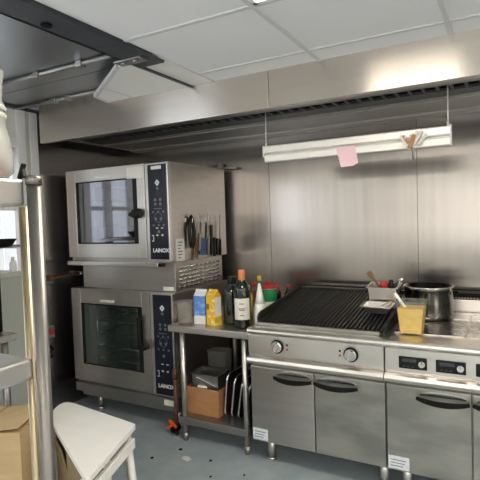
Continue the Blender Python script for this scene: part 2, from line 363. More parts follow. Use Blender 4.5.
# ================================================================== combi ovens
OX0, OX1, OY, OYB = -3.06, -2.05, 2.70, 3.47
def ring_panel(x0, x1, z0, z1, gx0, gx1, gz0, gz1, y0, y1, bev=.003):
    b = B()
    b.box(x0, gx0, y0, y1, z0, z1, bev*.3, 1); b.box(gx1, x1, y0, y1, z0, z1, bev*.3, 1)
    b.box(gx0, gx1, y0, y1, z0, gz0, bev*.3, 1); b.box(gx0, gx1, y0, y1, gz1, z1, bev*.3, 1)
    return b
def oven(z0, z1, label, upper):
    t = thing('combi_oven', label, 'oven', ((OX0+OX1)/2, (OY+OYB)/2, z0), 'pair of stacked combi ovens')
    DX = -2.262                                   # right edge of the door
    b = B()                                       # hollow carcass
    b.box(OX0+.05, OX1-.012, OY+.03, OYB, z1-.04, z1); b.box(OX0+.05, OX1-.012, OY+.03, OYB, z0, z0+.05)
    b.box(OX0, OX0+.05, OY+.03, OYB, z0, z1, .003); b.box(OX1-.012, OX1, OY+.03, OYB, z0, z1, .002)
    b.box(OX0+.05, OX1-.012, OYB-.02, OYB-.001, z0+.05, z1-.04); b.box(DX-.02, DX, OY+.031, OYB-.02, z0+.05, z1-.04)
    b.box(DX, OX1-.012, OY+.031, OY+.05, z0+.05, z1-.04)
    obj('body', b, 'steel_v' if False else 'steel', t)
    b = B(); c = .055
    b.quad((OX0+c,OY+.06,z0+c),(DX-.03,OY+.06,z0+c),(DX-.03,3.3,z0+c),(OX0+c,3.3,z0+c))
    b.quad((OX0+c,OY+.06,z1-c),(OX0+c,3.3,z1-c),(DX-.03,3.3,z1-c),(DX-.03,OY+.06,z1-c))
    b.quad((OX0+c,3.3,z0+c),(DX-.03,3.3,z0+c),(DX-.03,3.3,z1-c),(OX0+c,3.3,z1-c))
    b.quad((OX0+c,OY+.06,z0+c),(OX0+c,3.3,z0+c),(OX0+c,3.3,z1-c),(OX0+c,OY+.06,z1-c))
    b.quad((DX-.03,OY+.06,z0+c),(DX-.03,OY+.06,z1-c),(DX-.03,3.3,z1-c),(DX-.03,3.3,z0+c))
    obj('cavity', b, 'dkinside', t)
    # wire runners and fan guard
    b = B()
    for k in range(5):
        zz = z0 + .16 + k*.105
        for yy in (2.85, 3.2): b.cyl((OX0+.12,yy,zz),(DX-.09,yy,zz),.005,seg=8)
        b.cyl((OX0+.12,2.85,zz),(OX0+.12,3.2,zz),.005,seg=8); b.cyl((DX-.09,2.85,zz),(DX-.09,3.2,zz),.005,seg=8)
    for xx in (OX0+.12, DX-.09): b.cyl((xx,2.85,z0+.06),(xx,2.85,z1-.06),.006,seg=8)
    if upper: b.tube([(-2.90,2.84,z1-.1),(-2.88,2.84,z1-.25),(-2.85,2.84,z0+.38),(-2.86,2.84,z0+.15)], .008)  # added bent tube imitates a dark curve reflected in the glass
    obj('rack_runners', b, 'chrome', t)
    b = B(); cx, cz = -2.62, (z0+z1)/2
    for rr in (.05,.09,.13,.17):
        b.tube([(cx+rr*math.cos(a*PI/12), 3.27, cz+rr*math.sin(a*PI/12)) for a in range(25)], .005, seg=6, cap=False)
    for a in range(6):
        b.cyl((cx,3.272,cz),(cx+.17*math.cos(a*PI/3),3.272,cz+.17*math.sin(a*PI/3)),.004,seg=6)
    obj('fan_guard', b, 'chrome', t)
    # door with glass and handle
    gz0, gz1 = (z0+.135, z1-.093) if upper else (z0+.155, z1-.115)
    gx0, gx1 = -2.958, -2.335
    dz0 = z0 + (.03 if upper else .022)
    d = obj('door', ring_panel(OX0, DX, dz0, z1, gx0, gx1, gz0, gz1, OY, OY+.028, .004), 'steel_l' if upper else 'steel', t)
    obj('door_glass', B().box(gx0-.01, gx1+.01, OY+.006, OY+.012, gz0-.01, gz1+.01), 'glass_u' if upper else 'glass_l', d)
    b = B()
    w = .034
    for q in ((gx0,gx0+w*.8,gz0,gz1),(gx1-w*1.2,gx1,gz0,gz1),(gx0,gx1,gz0,gz0+.010),(gx0,gx1,gz1-.010,gz1)): b.box(q[0],q[1],OY+.002,OY+.0055,q[2],q[3])
    obj('glass_border', b, 'black', d)
    hz = z0 + (.355 if upper else .372)
    b = B()
    if upper:
        b.box(-2.345,-2.295,OY-.045,OY,hz-.035,hz+.035,.012,3); b.cyl((-2.318,OY-.06,hz),(-2.318,OY,hz),.03,.026)
        b.obox((-2.345,OY-.05,hz-.012),(.06,.018,.03),(0,.4,0),.006)
    else:
        b.box(-2.358,-2.332,OY-.04,OY-.012,hz,hz+.205,.008,3); b.cyl((-2.345,OY-.02,hz+.02),(-2.345,OY+.004,hz+.02),.01); b.cyl((-2.345,OY-.02,hz+.185),(-2.345,OY+.004,hz+.185),.01)
        b.box(-2.36,-2.285,OY-.05,OY,hz-.035,hz+.012,.012,3); b.cyl((-2.30,OY-.06,hz-.01),(-2.30,OY,hz-.01),.026)
    obj('door_handle', b, 'black', d)
    o = obj('maker_badge', B().box(-2.745,-2.60,OY-.0015,OY+.002,gz1+.016,gz1+.036), 'whitep', d)
    if upper: obj('pale_notice', B().box(-2.425,-2.275,OY-.0015,OY+.002,z1-.10,z1-.018), 'alu', d)
    # control panel
    p = obj('control_panel', B().box(DX+.008, OX1, OY-.002, OY+.03, z0+.012, z1-.004, .003), 'steel_l', t)
    px0, px1 = -2.226, -2.062
    yf = OY-.004
    obj('panel_overlay', B().box(px0, px1, yf, OY, z0+.022, z1-.016), 'navy', p)
    xc = (px0+px1)/2; yt = yf-.0006
    text('panel_lettering', 'LAINOX', .038, (xc+.012, yt, z0+.085), FRONT, 'ink', p, sx=1.0, bold=.0012)
    if upper: obj('top_badge', B().box(xc-.05,xc+.04,yt,yf,z1-.050,z1-.026), 'ink', p)
    zs = z1-(.145 if upper else .11)
    b = B().prism([(xc, zs+.024),(xc+.022,zs),(xc,zs-.024),(xc-.022,zs)], 'y', yt, yf)
    obj('panel_icon', b, 'ink', p)
    b = B().prism([(xc, zs+.008),(xc+.007,zs),(xc,zs-.008),(xc-.007,zs)], 'y', yt-.0004, yt)
    obj('icon_centre', b, 'navy', p)
    for dz, n in ((.04,1),(.12,2),(.15,2),(.205,3),(.255,2),(.30,3),(.345,1)):
        for k in range(n):
            xx = xc + (k-(n-1)/2)*.045; obj('panel_symbol', B().cyl((xx,yt,zs-dz),(xx,yf,zs-dz),.011 if n < 3 else .008,seg=14), 'inkdim', p)
    obj('panel_line', B().box(xc-.04,xc+.035,yt,yf,zs-.185,zs-.180), 'inkdim', p)
    for k in range(2):
        for q in range(2):
            xx, zz = xc-.015+k*.045, z0+.245-q*.05
            b = B().box(xx-.010,xx+.010,yt,yf,zz-.003,zz+.003)
            if q: b.box(xx-.003,xx+.006,yt,yf,zz-.007,zz+.007)
            obj('panel_mark', b, 'ink', p)
    b = B(); b.box(px0+.018,px0+.034,yt,yf,z0+.15,z0+.156); b.box(px0+.018,px0+.034,yt,yf,z0+.19,z0+.196); b.box(px0+.030,px0+.036,yt,yf,z0+.15,z0+.196)
    obj('panel_mark', b, 'ink', p)
    b = B()
    for rr, dz in ((.034,.245),):
        b.tube([(xc+rr*math.cos(a*PI/10), yt, zs-dz+rr*math.sin(a*PI/10)) for a in range(21)], .0014, seg=5, cap=False)
    obj('dial_ring', b, 'inkdim', p)
    # drip tray under the door
    b = B(); b.box(OX0+.01, DX+.12, OY-.035, OY+.05, z0-.032, z0+.003, .006, 2)
    if upper: obj('drip_tray', b, 'steel_l', t); obj('tray_end', B().box(DX+.11,DX+.15,OY-.03,OY+.02,z0-.03,z0-.004,.004), 'black', t)
    return t
U0, U1, L0, L1 = 1.212, 1.922, .235, .995
ov_u = oven(U0, U1, 'upper stainless combi oven, its glass mirroring the white door', True)
ov_l = oven(L0, L1, 'lower stainless combi oven with dark greenish glass, near the floor', False)
# note stuck on the side of the upper oven
obj('side_notice', B().box(OX1, OX1+.0015, 2.765, 2.865, 1.215, 1.375), 'whitep', ov_u)
b = B()
for k in range(6): b.box(OX1+.0015, OX1+.002, 2.785, 2.785+.03+.025*((k*7)%3)/2, 1.235+k*.022, 1.243+k*.022)
obj('notice_print', b, 'inkdim', ov_u)
# stacking plinth with a louvred side
pl = thing('stacking_plinth', 'stainless plinth with louvred side between the two ovens', 'plinth', (-2.55, 3.0, L1))
b = B(); b.box(OX0+.09, OX1-.006, OY+.052, 3.40, L1+.002, U0-.001, .003)
obj('plinth_body', b, 'steel', pl)
b = B()
for r in range(6):
    for c in range(9):
        yy = 2.80 + c*.062 + (r % 2)*.012; zz = L1 + .026 + r*.0285
        b.prism([(0,0),(.008,.010),(0,.014)], 'y', 0, .042)
        n = b.n(); 
        for v in b.bm.verts[n-6:]:
            x_, y_, z_ = v.co; v.co = Vector((OX1-.006 + x_, yy + y_, zz + z_))
obj('louvres', b, 'chrome', pl)
b = B()
for r in range(6):
    for c in range(9):
        yy = 2.80 + c*.062 + (r % 2)*.012; zz = L1 + .026 + r*.0285
        b.box(OX1-.0065, OX1-.0052, yy, yy+.042, zz-.005, zz)
obj('louvre_slots', b, 'blackm', pl)
obj('white_sticker', B().box(-2.165,-2.075,OY+.049,OY+.053,1.002,1.032), 'whitep', pl)
# stand of the lower oven
st = thing('oven_stand', 'low stainless stand with round legs under the lower oven', 'stand', (-2.55, 3.0, 0))
obj('frame', B().box(OX0+.01, OX1+.0, OY-.005, OYB, .165, L0-.001, .004).box(OX0+.05, OX1-.01, OY+.03, OYB-.05, .125, .166, .004), 'steel_d', st)
for x, y in ((-2.885,2.80),(-2.10,2.80),(-2.885,3.38),(-2.10,3.38)):
    obj('leg', B().cyl((x,y,.018),(x,y,.126),.02).cyl((x,y,0),(x,y,.02),.027), 'steel_l', st)
obj('paper_tag', B().box(-2.155,-2.05,OY-.007,OY-.004,.185,.225), 'whitep', st)

# pipe and fittings on the wall above the oven
t = thing('wall_pipe', 'thin steel pipe with valves along the wall above the upper oven', 'pipe', (-2.3, 3.50, 1.93))
obj('tube', B().tube([(-2.62,3.50,1.955),(-2.35,3.50,1.95),(-2.06,3.50,1.935),(-1.95,3.50,1.93)], .011), 'steel_d', t)
for x in (-2.43,-2.33,-2.2,-2.1): obj('valve', B().box(x-.018,x+.018,3.475,3.525,1.93,1.975,.006), 'steel_l' if x < -2.4 else 'steel_d', t)
obj('wall_bracket', B().box(-2.16,-2.14,3.50,YB,1.92,1.95).box(-2.5,-2.48,3.50,YB,1.92,1.95), 'steel_d', t)
# things on the left wall
t = thing('wall_hose', 'brown hose running along the left steel wall towards the oven', 'hose', (XL+.03, 2.7, 1.08))
obj('hose', B().tube([(XL+.03,2.50,1.082),(XL+.03,2.62,1.079),(XL+.035,2.76,1.083),(XL+.04,2.88,1.088)], .012), 'rust', t)
obj('end_fitting', B().cyl((XL+.04,2.88,1.088),(XL+.045,2.96,1.085),.016), 'chrome', t)
obj('wall_clip', B().box(XL,XL+.05,2.585,2.61,1.06,1.10,.004), 'rust', t)
t = thing('wall_switch', 'small switch box with a red button on the left steel wall', 'switch', (XL, 2.575, .65))
obj('box', B().box(XL,XL+.035,2.54,2.61,.605,.70,.005), 'steel_d', t)
obj('red_button', B().cyl((XL+.035,2.575,.655),(XL+.05,2.575,.655),.02), 'redp', t)
t = tag(obj('cable_hook', B().tube([(XL+.02,2.55,.55),(XL+.05,2.55,.54),(XL+.055,2.57,.52),(XL+.03,2.56,.50),(XL+.055,2.57,.485),(XL+.05,2.56,.46),(XL+.01,2.55,.46)], .011), 'black'), 'black curled hook on the left steel wall, below the switch box', 'hook')

# ------------------------------------------------------------------ knives and tools on the side of the upper oven
ms = tag(obj('magnetic_strip', B().box(OX1, OX1+.010, 2.88, 3.38, 1.490, 1.525, .002), 'steel'), 'slim steel magnetic strip carrying the knives on the oven side', 'knife rack')
XK = OX1 + .010
def knife(y, ztop, zjoin, zbot, w, hm, label, lean=0., name='kitchen_knife', cat='knife'):
    t = thing(name, label, cat, (XK, y, zbot), 'knives and tools on the oven side')
    def P(yy, zz): return (yy + lean*(zz-zbot), zz)
    b = B().prism([P(y-w*.35,zjoin),P(y+w*.5,zjoin),P(y+w*.5,zjoin+(ztop-zjoin)*.55),P(y-w*.30,ztop)], 'x', XK, XK+.002)
    obj('blade', b, 'blade', t)
    hw = .011
    b = B().prism([P(y-hw,zjoin+.004),P(y+hw,zjoin+.004),P(y+hw*1.15,zbot+.02),P(y+hw*.8,zbot),P(y-hw*.8,zbot),P(y-hw*1.15,zbot+.02)], 'x', XK-.0002, XK+.016)
    obj('handle', b, hm, t); return t
# black tongs
t = thing('kitchen_tongs', 'black tongs with two arms, leftmost tool on the oven side', 'tongs', (XK,2.93,1.3), 'knives and tools on the oven side')
obj('pivot', B().cyl((XK,2.935,1.505),(XK+.022,2.935,1.505),.017), 'chrome', t)
for dy in (-.028,.028):
    obj('arm', B().tube([(XK+.011,2.935,1.545),(XK+.012,2.935+dy*.5,1.50),(XK+.012,2.935+dy*1.1,1.42),(XK+.012,2.935+dy*.9,1.345),(XK+.012,2.935+dy*.6,1.30)], [.008,.014,.015,.012,.005]), 'black', t)
knife(2.985,1.55,1.37,1.215,.030,'brownw','brown-handled knife hanging on the oven side, right of the black tongs',.06)
# blue-gripped scraper
t = thing('kitchen_scraper', 'wide blue-gripped tool in the middle of the hanging tools', 'scraper', (XK,3.085,1.25), 'knives and tools on the oven side')
obj('grip', B().box(XK,XK+.02,3.05,3.112,1.238,1.37,.006), 'bluetool', t)
obj('shank', B().prism([(3.07,1.365),(3.10,1.365),(3.118,1.45),(3.122,1.55),(3.085,1.52)], 'x', XK, XK+.003), 'blade', t)
knife(3.025,1.56,1.40,1.27,.022,'steel_d','slim all-steel knife hanging between brown-handled knife and blue-gripped tool',.12)
knife(3.150,1.56,1.37,1.23,.026,'steel_d','steel-handled knife hanging just right of the blue-gripped tool',.10)
knife(3.205,1.55,1.46,1.225,.026,'black','long-handled black knife, first right of the steel-handled knife',.02)
knife(3.245,1.55,1.36,1.215,.028,'black','black-handled knife, second from the right end of the strip',.04)
knife(3.285,1.54,1.35,1.222,.026,'black','black-handled knife at the right end of the strip, next to the honing steel',.05)
t = thing('honing_steel', 'round honing steel with black grip, last tool on the oven side', 'honing steel', (XK,3.335,1.22), 'knives and tools on the oven side')
obj('rod', B().cyl((XK+.008,3.335,1.34),(XK+.008,3.350,1.545),.005,.003,seg=10), 'blade', t)
obj('handle', B().cyl((XK+.010,3.330,1.215),(XK+.010,3.335,1.345),.013,.010,seg=12), 'black', t)

# ================================================================== work table between ovens and range
TX0, TX1, TY0, TY1, TZ = -2.025, -1.405, 2.60, 3.40, .795
wt = thing('work_table', 'narrow stainless work table with undershelf between ovens and range', 'table', ((TX0+TX1)/2, 3.0, 0))
obj('tabletop', B().box(TX0, TX1, TY0, TY1, TZ-.045, TZ, .005, 3), 'steel', wt)
obj('undershelf', B().box(TX0+.05, TX1-.03, TY0+.015, TY1-.02, .115, .165, .004), 'steel_d', wt)
for x in (TX0+.095, TX1-.045):
    for y in (TY0+.035, TY1-.05):
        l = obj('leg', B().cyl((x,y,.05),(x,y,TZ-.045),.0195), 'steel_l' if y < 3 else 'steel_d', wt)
        obj('adjustable_foot', B().cyl((x,y,0),(x,y,.055),.017,.024), 'steel_d', l)
# clear jug
jx, jy = -1.928, 2.672
t = thing('plastic_jug', 'cloudy plastic measuring jug at the left end of the table', 'jug', (jx,jy,TZ))
obj('body', B().lathe([(.046,TZ),(.050,TZ+.02),(.056,TZ+.12),(.062,TZ+.16),(.059,TZ+.16),(.053,TZ+.12),(.046,TZ+.02),(.042,TZ+.006)], (jx,jy), cap1=True), 'milky', t)
obj('handle', B().tube([(jx-.055,jy-.01,TZ+.15),(jx-.080,jy-.01,TZ+.145),(jx-.084,jy-.01,TZ+.10),(jx-.068,jy-.01,TZ+.045),(jx-.05,jy-.01,TZ+.04)], .008), 'milky', t)
# blue and yellow cartons
def carton(x, y, w, d, h, m, label, rz, gable=True):
    t = thing('carton', label, 'carton', (x,y,TZ), 'drink cartons on the work table', rz)
    w2, d2 = w/2, d/2
    obj('box', B().box(-w2,w2,-d2,d2,0,h,.002), m, t, local=True)
    obj('top', B().prism([(-d2,h),(d2,h),(.006,h+.03),(-.006,h+.03)], 'x', -w2, w2).box(-w2,w2,-.004,.004,h+.028,h+.042), 'ink' if m == 'blue' else m, t, local=True)
    return t
c1 = carton(-1.822, 2.73, .085, .085, .195, 'blue', 'blue and white carton next to the plastic jug', .1)
obj('white_band', B().box(-.0435,.0435,-.0435,.0435,.002,.062,.002), 'whitep', c1, local=True)
c2 = carton(-1.722, 2.72, .072, .075, .20, 'yellow', 'yellow carton standing between the blue carton and dark bottles', -.12)
obj('side_print', B().box(.0362,.0375,-.03,.03,.06,.19), 'whitep', c2, local=True)
obj('brown_mark', B().box(-.030,-.012,-.0385,-.037,.11,.145), 'brownw', c2, local=True)
# bottles
def bottle(x, y, r, h, label, cap, lab):
    z = TZ
    t = thing('dark_bottle', label, 'bottle', (x,y,z), 'dark glass bottles on the work table')
    obj('glass', B().lathe([(r*.92,z),(r,z+.012),(r,z+h*.64),(r*.95,z+h*.70),(r*.66,z+h*.77),(r*.38,z+h*.83),(r*.33,z+h*.97),(r*.33,z+h)], (x,y), 32), 'btl', t)
    obj('cap', B().lathe([(r*.36,z+h*.79),(r*.40,z+h*.80),(r*.40,z+h*.99),(r*.34,z+h*1.006)], (x,y), 20), cap, t)
    if lab:
        o = B(); n = 12; a0, a1 = -PI/2-1.0+.42, -PI/2+1.0+.42
        pts = [(x+(r+.0012)*math.cos(a0+(a1-a0)*k/n), y+(r+.0012)*math.sin(a0+(a1-a0)*k/n)) for k in range(n+1)]
        for p, q in zip(pts, pts[1:]): f = o.quad((*p, z+h*.15), (*q, z+h*.15), (*q, z+h*.52), (*p, z+h*.52))
        L = obj('paper_label', o, 'label', t)
        mid = a0+(a1-a0)/2
        for zz, w_ in ((.42,.35),(.335,.55),(.31,.4),(.22,.3)):
            b = B(); k0, k1 = mid-.75*w_, mid+.75*w_; rr = r+.0018; m_ = 6
            pp = [(x+rr*math.cos(k0+(k1-k0)*k/m_), y+rr*math.sin(k0+(k1-k0)*k/m_)) for k in range(m_+1)]
            for p, q in zip(pp, pp[1:]): b.quad((*p, z+h*zz), (*q, z+h*zz), (*q, z+h*zz+.006), (*p, z+h*zz+.006))
            obj('print_line', b, 'brownw', L)
bottle(-1.634, 2.805, .057, .325, 'dark glass bottle without label, beside the yellow carton', 'black', False)
bottle(-1.510, 2.735, .056, .375, 'tall dark bottle with white label and orange cap', 'orangecap', True)
# clutter behind, right end of the table
sx_, sy_ = -1.415, 2.80
t = thing('squeeze_bottle', 'white squeeze bottle with long pointed nozzle behind the labelled bottle', 'bottle', (sx_,sy_,TZ))
obj('body', B().lathe([(.038,TZ),(.040,TZ+.01),(.040,TZ+.09),(.034,TZ+.15)], (sx_,sy_)), 'white', t)
obj('nozzle', B().lathe([(.034,TZ+.15),(.022,TZ+.21),(.010,TZ+.27),(.005,TZ+.283)], (sx_,sy_)), 'white', t)
gx_, gy_ = -1.475, 3.02
t = thing('green_tub', 'white tub with broad green label behind the squeeze bottle', 'tub', (gx_+.02,gy_,TZ))
obj('tub', B().lathe([(.052,TZ),(.060,TZ+.225),(.058,TZ+.225)], (gx_+.02,gy_)), 'white', t)
obj('green_band', B().lathe([(.0580,TZ+.13),(.0608,TZ+.215)], (gx_+.02,gy_), cap0=False, cap1=False), 'green', t)
obj('lid', B().lathe([(.063,TZ+.218),(.063,TZ+.228),(.055,TZ+.231)], (gx_+.02,gy_)), 'redp', t)
t = thing('red_packet', 'crumpled red plastic packet behind the green-labelled tub', 'packet', (-1.53,3.17,TZ))
b = B()
for k in range(7): b.obox((-1.63+.026*k, 3.17+.02*math.sin(k*2.1), TZ+.198+.02*math.cos(k*1.7)), (.045,.05,.03), (k*.7,k*.4,k*.9), .008)
b.box(-1.64,-1.47,3.14,3.20,TZ,TZ+.18,.01)
obj('packet', b, 'redp', t)
for x, y, h, m, lab in ((-1.55,3.07,.295,'yel','small bottle with yellow top behind the squeeze bottle'),(-1.585,2.96,.24,'yel','yellow bottle peeping out behind the orange-capped bottle')):
    t = thing('sauce_bottle', lab, 'bottle', (x,y,TZ), 'small sauce bottles at the back of the table')
    obj('body', B().lathe([(.03,TZ),(.03,TZ+h*.7),(.014,TZ+h*.82),(.013,TZ+h*.9)], (x,y)), 'yel' if h < .26 else 'green', t)
    obj('cap', B().lathe([(.016,TZ+h*.88),(.014,TZ+h)], (x,y)), m, t)

for x, y, h, lab in ((-1.515,3.30,.215,'small dark bottle at the back wall right of the red packet'),(-1.44,3.33,.195,'shorter dark bottle at the back wall beside the range')):
    t = thing('sauce_bottle', lab, 'bottle', (x,y,TZ), 'small sauce bottles at the back of the table')
    obj('body', B().lathe([(.028,TZ),(.028,TZ+h*.66),(.012,TZ+h*.82),(.011,TZ+h*.9)], (x,y)), 'brownb', t)
    obj('cap', B().lathe([(.014,TZ+h*.88),(.013,TZ+h)], (x,y)), 'redp', t)

# undershelf contents
ZS2 = .165
t = thing('cardboard_box', 'open orange-brown cardboard box of steel containers on the undershelf', 'box', (-1.83,2.85,ZS2))
b = B(); b.frustum((-1.828,2.79), (.128,.09), (.131,.092), ZS2, ZS2+.185, .004)
obj('box_walls', b, 'kraft', t)
def gn(x, y, hx, hy, z0, h, label, rz=0., rx=0., m='steel_d', group='containers in the cardboard box', flare=.008):
    t = thing('steel_container', label, 'container', (x,y,z0), group); t.rotation_euler = (rx,0,rz)
    obj('pan', B().frustum((0,0), (hx-flare,hy-flare), (hx,hy), 0, h, .002), m, t, local=True)
    b = B()
    for q in ((-hx-.012,hx+.012,-hy-.012,-hy),(-hx-.012,hx+.012,hy,hy+.012),(-hx-.012,-hx,-hy,hy),(hx,hx+.012,-hy,hy)): b.box(*q, h-.003, h)
    obj('rim', b, m, t, local=True); return t
gn(-1.810,2.79,.105,.065,ZS2+.012,.275,'tall dull steel container standing in the cardboard box',.0,.06)
gn(-1.85,2.98,.075,.05,ZS2,.38,'clear-sided container standing behind the cardboard box',-.05,.0,m='clear')
t = tag(obj('metal_strip', B().obox((-1.795,2.708,ZS2+.232),(.17,.012,.008),(0,.28,0),.002), 'chrome'), 'shiny metal strip lying across the containers in the box', 'strip')
t = tag(obj('paper_scrap', B().obox((-1.83,2.71,ZS2+.193),(.07,.02,.012),(.3,.1,.4),.004), 'whitep'), 'crumpled white scrap tucked in the cardboard box', 'paper')
for k in range(4):
    x = -1.672 + k*.05
    t = thing('baking_tray', ['dark baking tray on edge, nearest the cardboard box','dark baking tray on edge, second from the cardboard box','dark baking tray on edge, third from the cardboard box','dark baking tray on edge, nearest the right table leg'][k], 'tray', (x,2.875,ZS2), 'baking trays stacked on edge')
    t.rotation_euler = (0,.10+.035*k,0)
    h, d = .30-.012*k, .30
    # slab standing in the y-z plane with rounded corners, rim on its edge
    pts = []
    for cy, cz, a0 in ((d/2-.05,h-.05,0),(-d/2+.05,h-.05,PI/2),(-d/2+.05,.05,PI),(d/2-.05,.05,1.5*PI)):
        for q in range(5): a = a0+q*PI/8; pts.append((cy+.05*math.cos(a), cz+.05*math.sin(a)))
    obj('plate', B().prism(pts, 'x', -.002, .002), 'iron', t, local=True)
    obj('rim', B().tube([(.004,*p) for p in pts+[pts[0]]], .0075, seg=8, cap=False), 'chrome', t, local=True)
# gas pipe with an orange tap
gx, gy = -2.06+.075, 2.672
t = thing('gas_pipe', 'upright brown pipe with orange tap near the floor beside the oven', 'pipe', (gx-.05,gy,0))
obj('pipe', B().cyl((gx-.05,gy,0),(gx-.05,gy,.42),.014).cyl((gx-.05,gy,.40),(gx-.05,gy,.47),.020,.012), 'rust', t)
obj('tap_handle', B().obox((gx-.06,gy-.03,.085),(.075,.018,.022),(0,.6,0),.005).obox((gx-.085,gy-.03,.06),(.05,.018,.02),(0,-.7,0),.005), 'orange', t)
obj('valve_body', B().cyl((gx-.055,gy-.035,.05),(gx-.055,gy+.02,.05),.028), 'blackm', t)
tag(obj('paper_scrap', B().prism([(-1.80,2.40),(-1.745,2.385),(-1.735,2.415),(-1.77,2.44),(-1.805,2.43)], 'z', .0005, .004), 'whitep'), 'white paper scrap lying flat on the floor before the table', 'paper')
for k, (x, y, r) in enumerate(((-1.98,2.33,.012),(-1.62,2.46,.010),(-1.52,2.30,.008),(-1.88,2.50,.014),(-1.35,2.40,.007))):
    tag(obj('floor_crumb', B().lathe([(r,0.0005),(r*.8,.004),(r*.3,.007)], (x,y), 7), 'blackm'), ['dark crumb on the floor left of the paper scrap','dark crumb on the floor right of the paper scrap','small dark crumb on the open floor near the range','larger dark crumb just before the table legs','tiny dark crumb before the range door'][k], 'crumb', 'crumbs on the floor')

# ================================================================== cooking range: grill unit and hob unit
RF, RB, RZ = 2.50, 3.42, .85
XS, XA, XE = -1.372, -.560, .262
def fluted_handle(x0, x1, z, parent, bow=-1):
    n = 16; b = B(); P = []
    for i in range(n+1):
        u = i/n; P.append(Vector((x0+(x1-x0)*u, 2.545-.05*math.sin(PI*min(1, .06+.88*u))**.6, z-.006*math.sin(PI*u))))
    for i, (p, q) in enumerate(zip(P, P[1:])):          # bow, slimmer towards both tips
        d = q-p; h = .014+.015*math.sin(PI*(i+.5)/n)**.5
        b.obox((p+q)/2, (d.length+.004, .014, h), (0,0,math.atan2(d.y,d.x)), .004)
    return obj('handle', b, 'blackm', parent)
def cabinet_door(x0, x1, parent, hx0, hx1, m):
    d = obj('door', B().box(x0, x1, 2.552, 2.575, .148, .608, .004), m, parent)
    fluted_handle(hx0, hx1, .562, d)
    b = B()                                      # polished recess plate above the handle
    pl_ = []
    for i in range(13):
        u = i/12; pl_.append((hx0+.008+(hx1-hx0-.016)*u, .574+.024*math.sin(PI*u)**.5))
    b.prism(pl_, 'y', 2.5485, 2.553)
    obj('handle_plate', b, 'chrome', d)
    return d
def range_unit(x0, x1, label, m_door):
    t = thing('cooking_range', label, 'range', ((x0+x1)/2, 2.95, 0), 'units of the cooking range')
    obj('body', B().box(x0, x1, 2.576, RB, .142, .80, .003), 'steel_d', t)
    obj('lower_rail', B().prism([(2.58,.676),(2.53,.676),(2.514,.668),(2.508,.652),(2.514,.637),(2.53,.628),(2.58,.628)], 'x', x0+.001, x1-.001), 'steel_l', t)
    for x in (x0+.085, x1-.035):
        for y in (2.655, 3.30):
            obj('leg', B().cyl((x,y,.012),(x,y,.143),.026).cyl((x,y,0),(x,y,.014),.03), 'steel_l', t)
    return t
r1 = range_unit(XS, XA-.001, 'stainless range unit with black charcoal-style grill on top', 'steel_g')
r2 = range_unit(XA+.001, XE, 'stainless range unit with flat hob and digital controls, at right', 'steel_g')
PANEL = [(2.576,.815),(2.545,.815),(2.538,.80),(2.538,.69),(2.545,.677),(2.576,.677)]
p1 = obj('control_panel', B().prism(PANEL, 'x', XS+.004, XA-.004), 'steel_l', r1)
p2 = obj('control_panel', B().prism(PANEL, 'x', XA+.004, XE), 'steel_l', r2)
NOSE = [(RB,.815),(RF+.03,.812),(RF+.012,.815),(RF+.002,.823),(RF,.832),(RF+.002,.842),(RF+.010,.849),(RF+.02,.85),(RB,.85)]
obj('worktop', B().prism(NOSE, 'x', XS+.015, XA-.0005), 'steel_l', r1)
obj('worktop', B().prism(NOSE, 'x', XA+.0005, XE), 'steel_l', r2)
for x in (-1.176, -.737):
    k = obj('knob', B().cyl((x,2.508,.747),(x,2.54,.747),.030,.036,28), 'chrome', p1)
    obj('knob_ring', B().cyl((x,2.530,.747),(x,2.5375,.747),.041,.041,28), 'black', k)
    obj('knob_grip', B().obox((x,2.502,.747),(.012,.016,.056),(0,.35,0),.003), 'steel_l', k)
    obj('pointer', B().obox((x+.008,2.5065,.765),(.009,.004,.024),(0,.35,0)), 'black', k)
    for dz in (.014,-.012): obj('indicator_lamp', B().cyl((x+(.062 if x < -1 else -.062),2.534,.747+dz),(x+(.062 if x < -1 else -.062),2.539,.747+dz),.006,seg=12), 'redp' if dz < 0 else 'blackm', p1)
    o = B()
    for a in range(9):
        an = PI*(.15+.7*a/8)-.0; o.obox((x+.048*math.cos(an),2.5372,.747+.048*math.sin(an)),(.003,.001,.006),(0,PI/2-an,0))
    obj('dial_marks', o, 'inkdim', p1)
for x0, x1 in ((-.487,-.349),(-.308,-.171),(-.128,.009),(.052,.189)):
    d = obj('display', B().box(x0,x1,2.533,2.539,.706,.769,.003), 'black', p2)
    xk = x1-.024
    obj('dial', B().cyl((xk,2.518,.738),(xk,2.534,.738),.0155,.017,24), 'chrome', d)
    obj('dial_line', B().box(xk-.002,xk+.002,2.5172,2.519,.738,.756), 'inkdim', d)
    b = B()
    b.box(x0+.018, x0+.086, 2.5324, 2.5332, .742, .758)
    for u in (.020,.042,.064): b.box(x0+u,x0+u+.010,2.5322,2.5332,.716,.721)
    obj('dim_window', b, 'dimwin', d)
cabinet_door(XS+.006, -.962, r1, -1.200, -.968, 'steel'); cabinet_door(-.957, XA-.004, r1, -.950, -.705, 'steel_g')
cabinet_door(XA+.004, -.150, r2, -.400, -.158, 'steel_g'); cabinet_door(-.145, XE-.004, r2, -.140, .1, 'steel_g')
for ob, x0, x1 in ((r1,-1.362,-1.262),(r2,-.552,-.446)):
    s_ = obj('sticker', B().box(x0,x1,2.5505,2.5525,.158,.226), 'label_b', ob)
    b = B()
    for k in range(3): b.box(x0+.012,x1-.03+.008*k,2.5498,2.5506,.172+k*.016,.176+k*.016)
    obj('sticker_print', b, 'inkdim', s_)
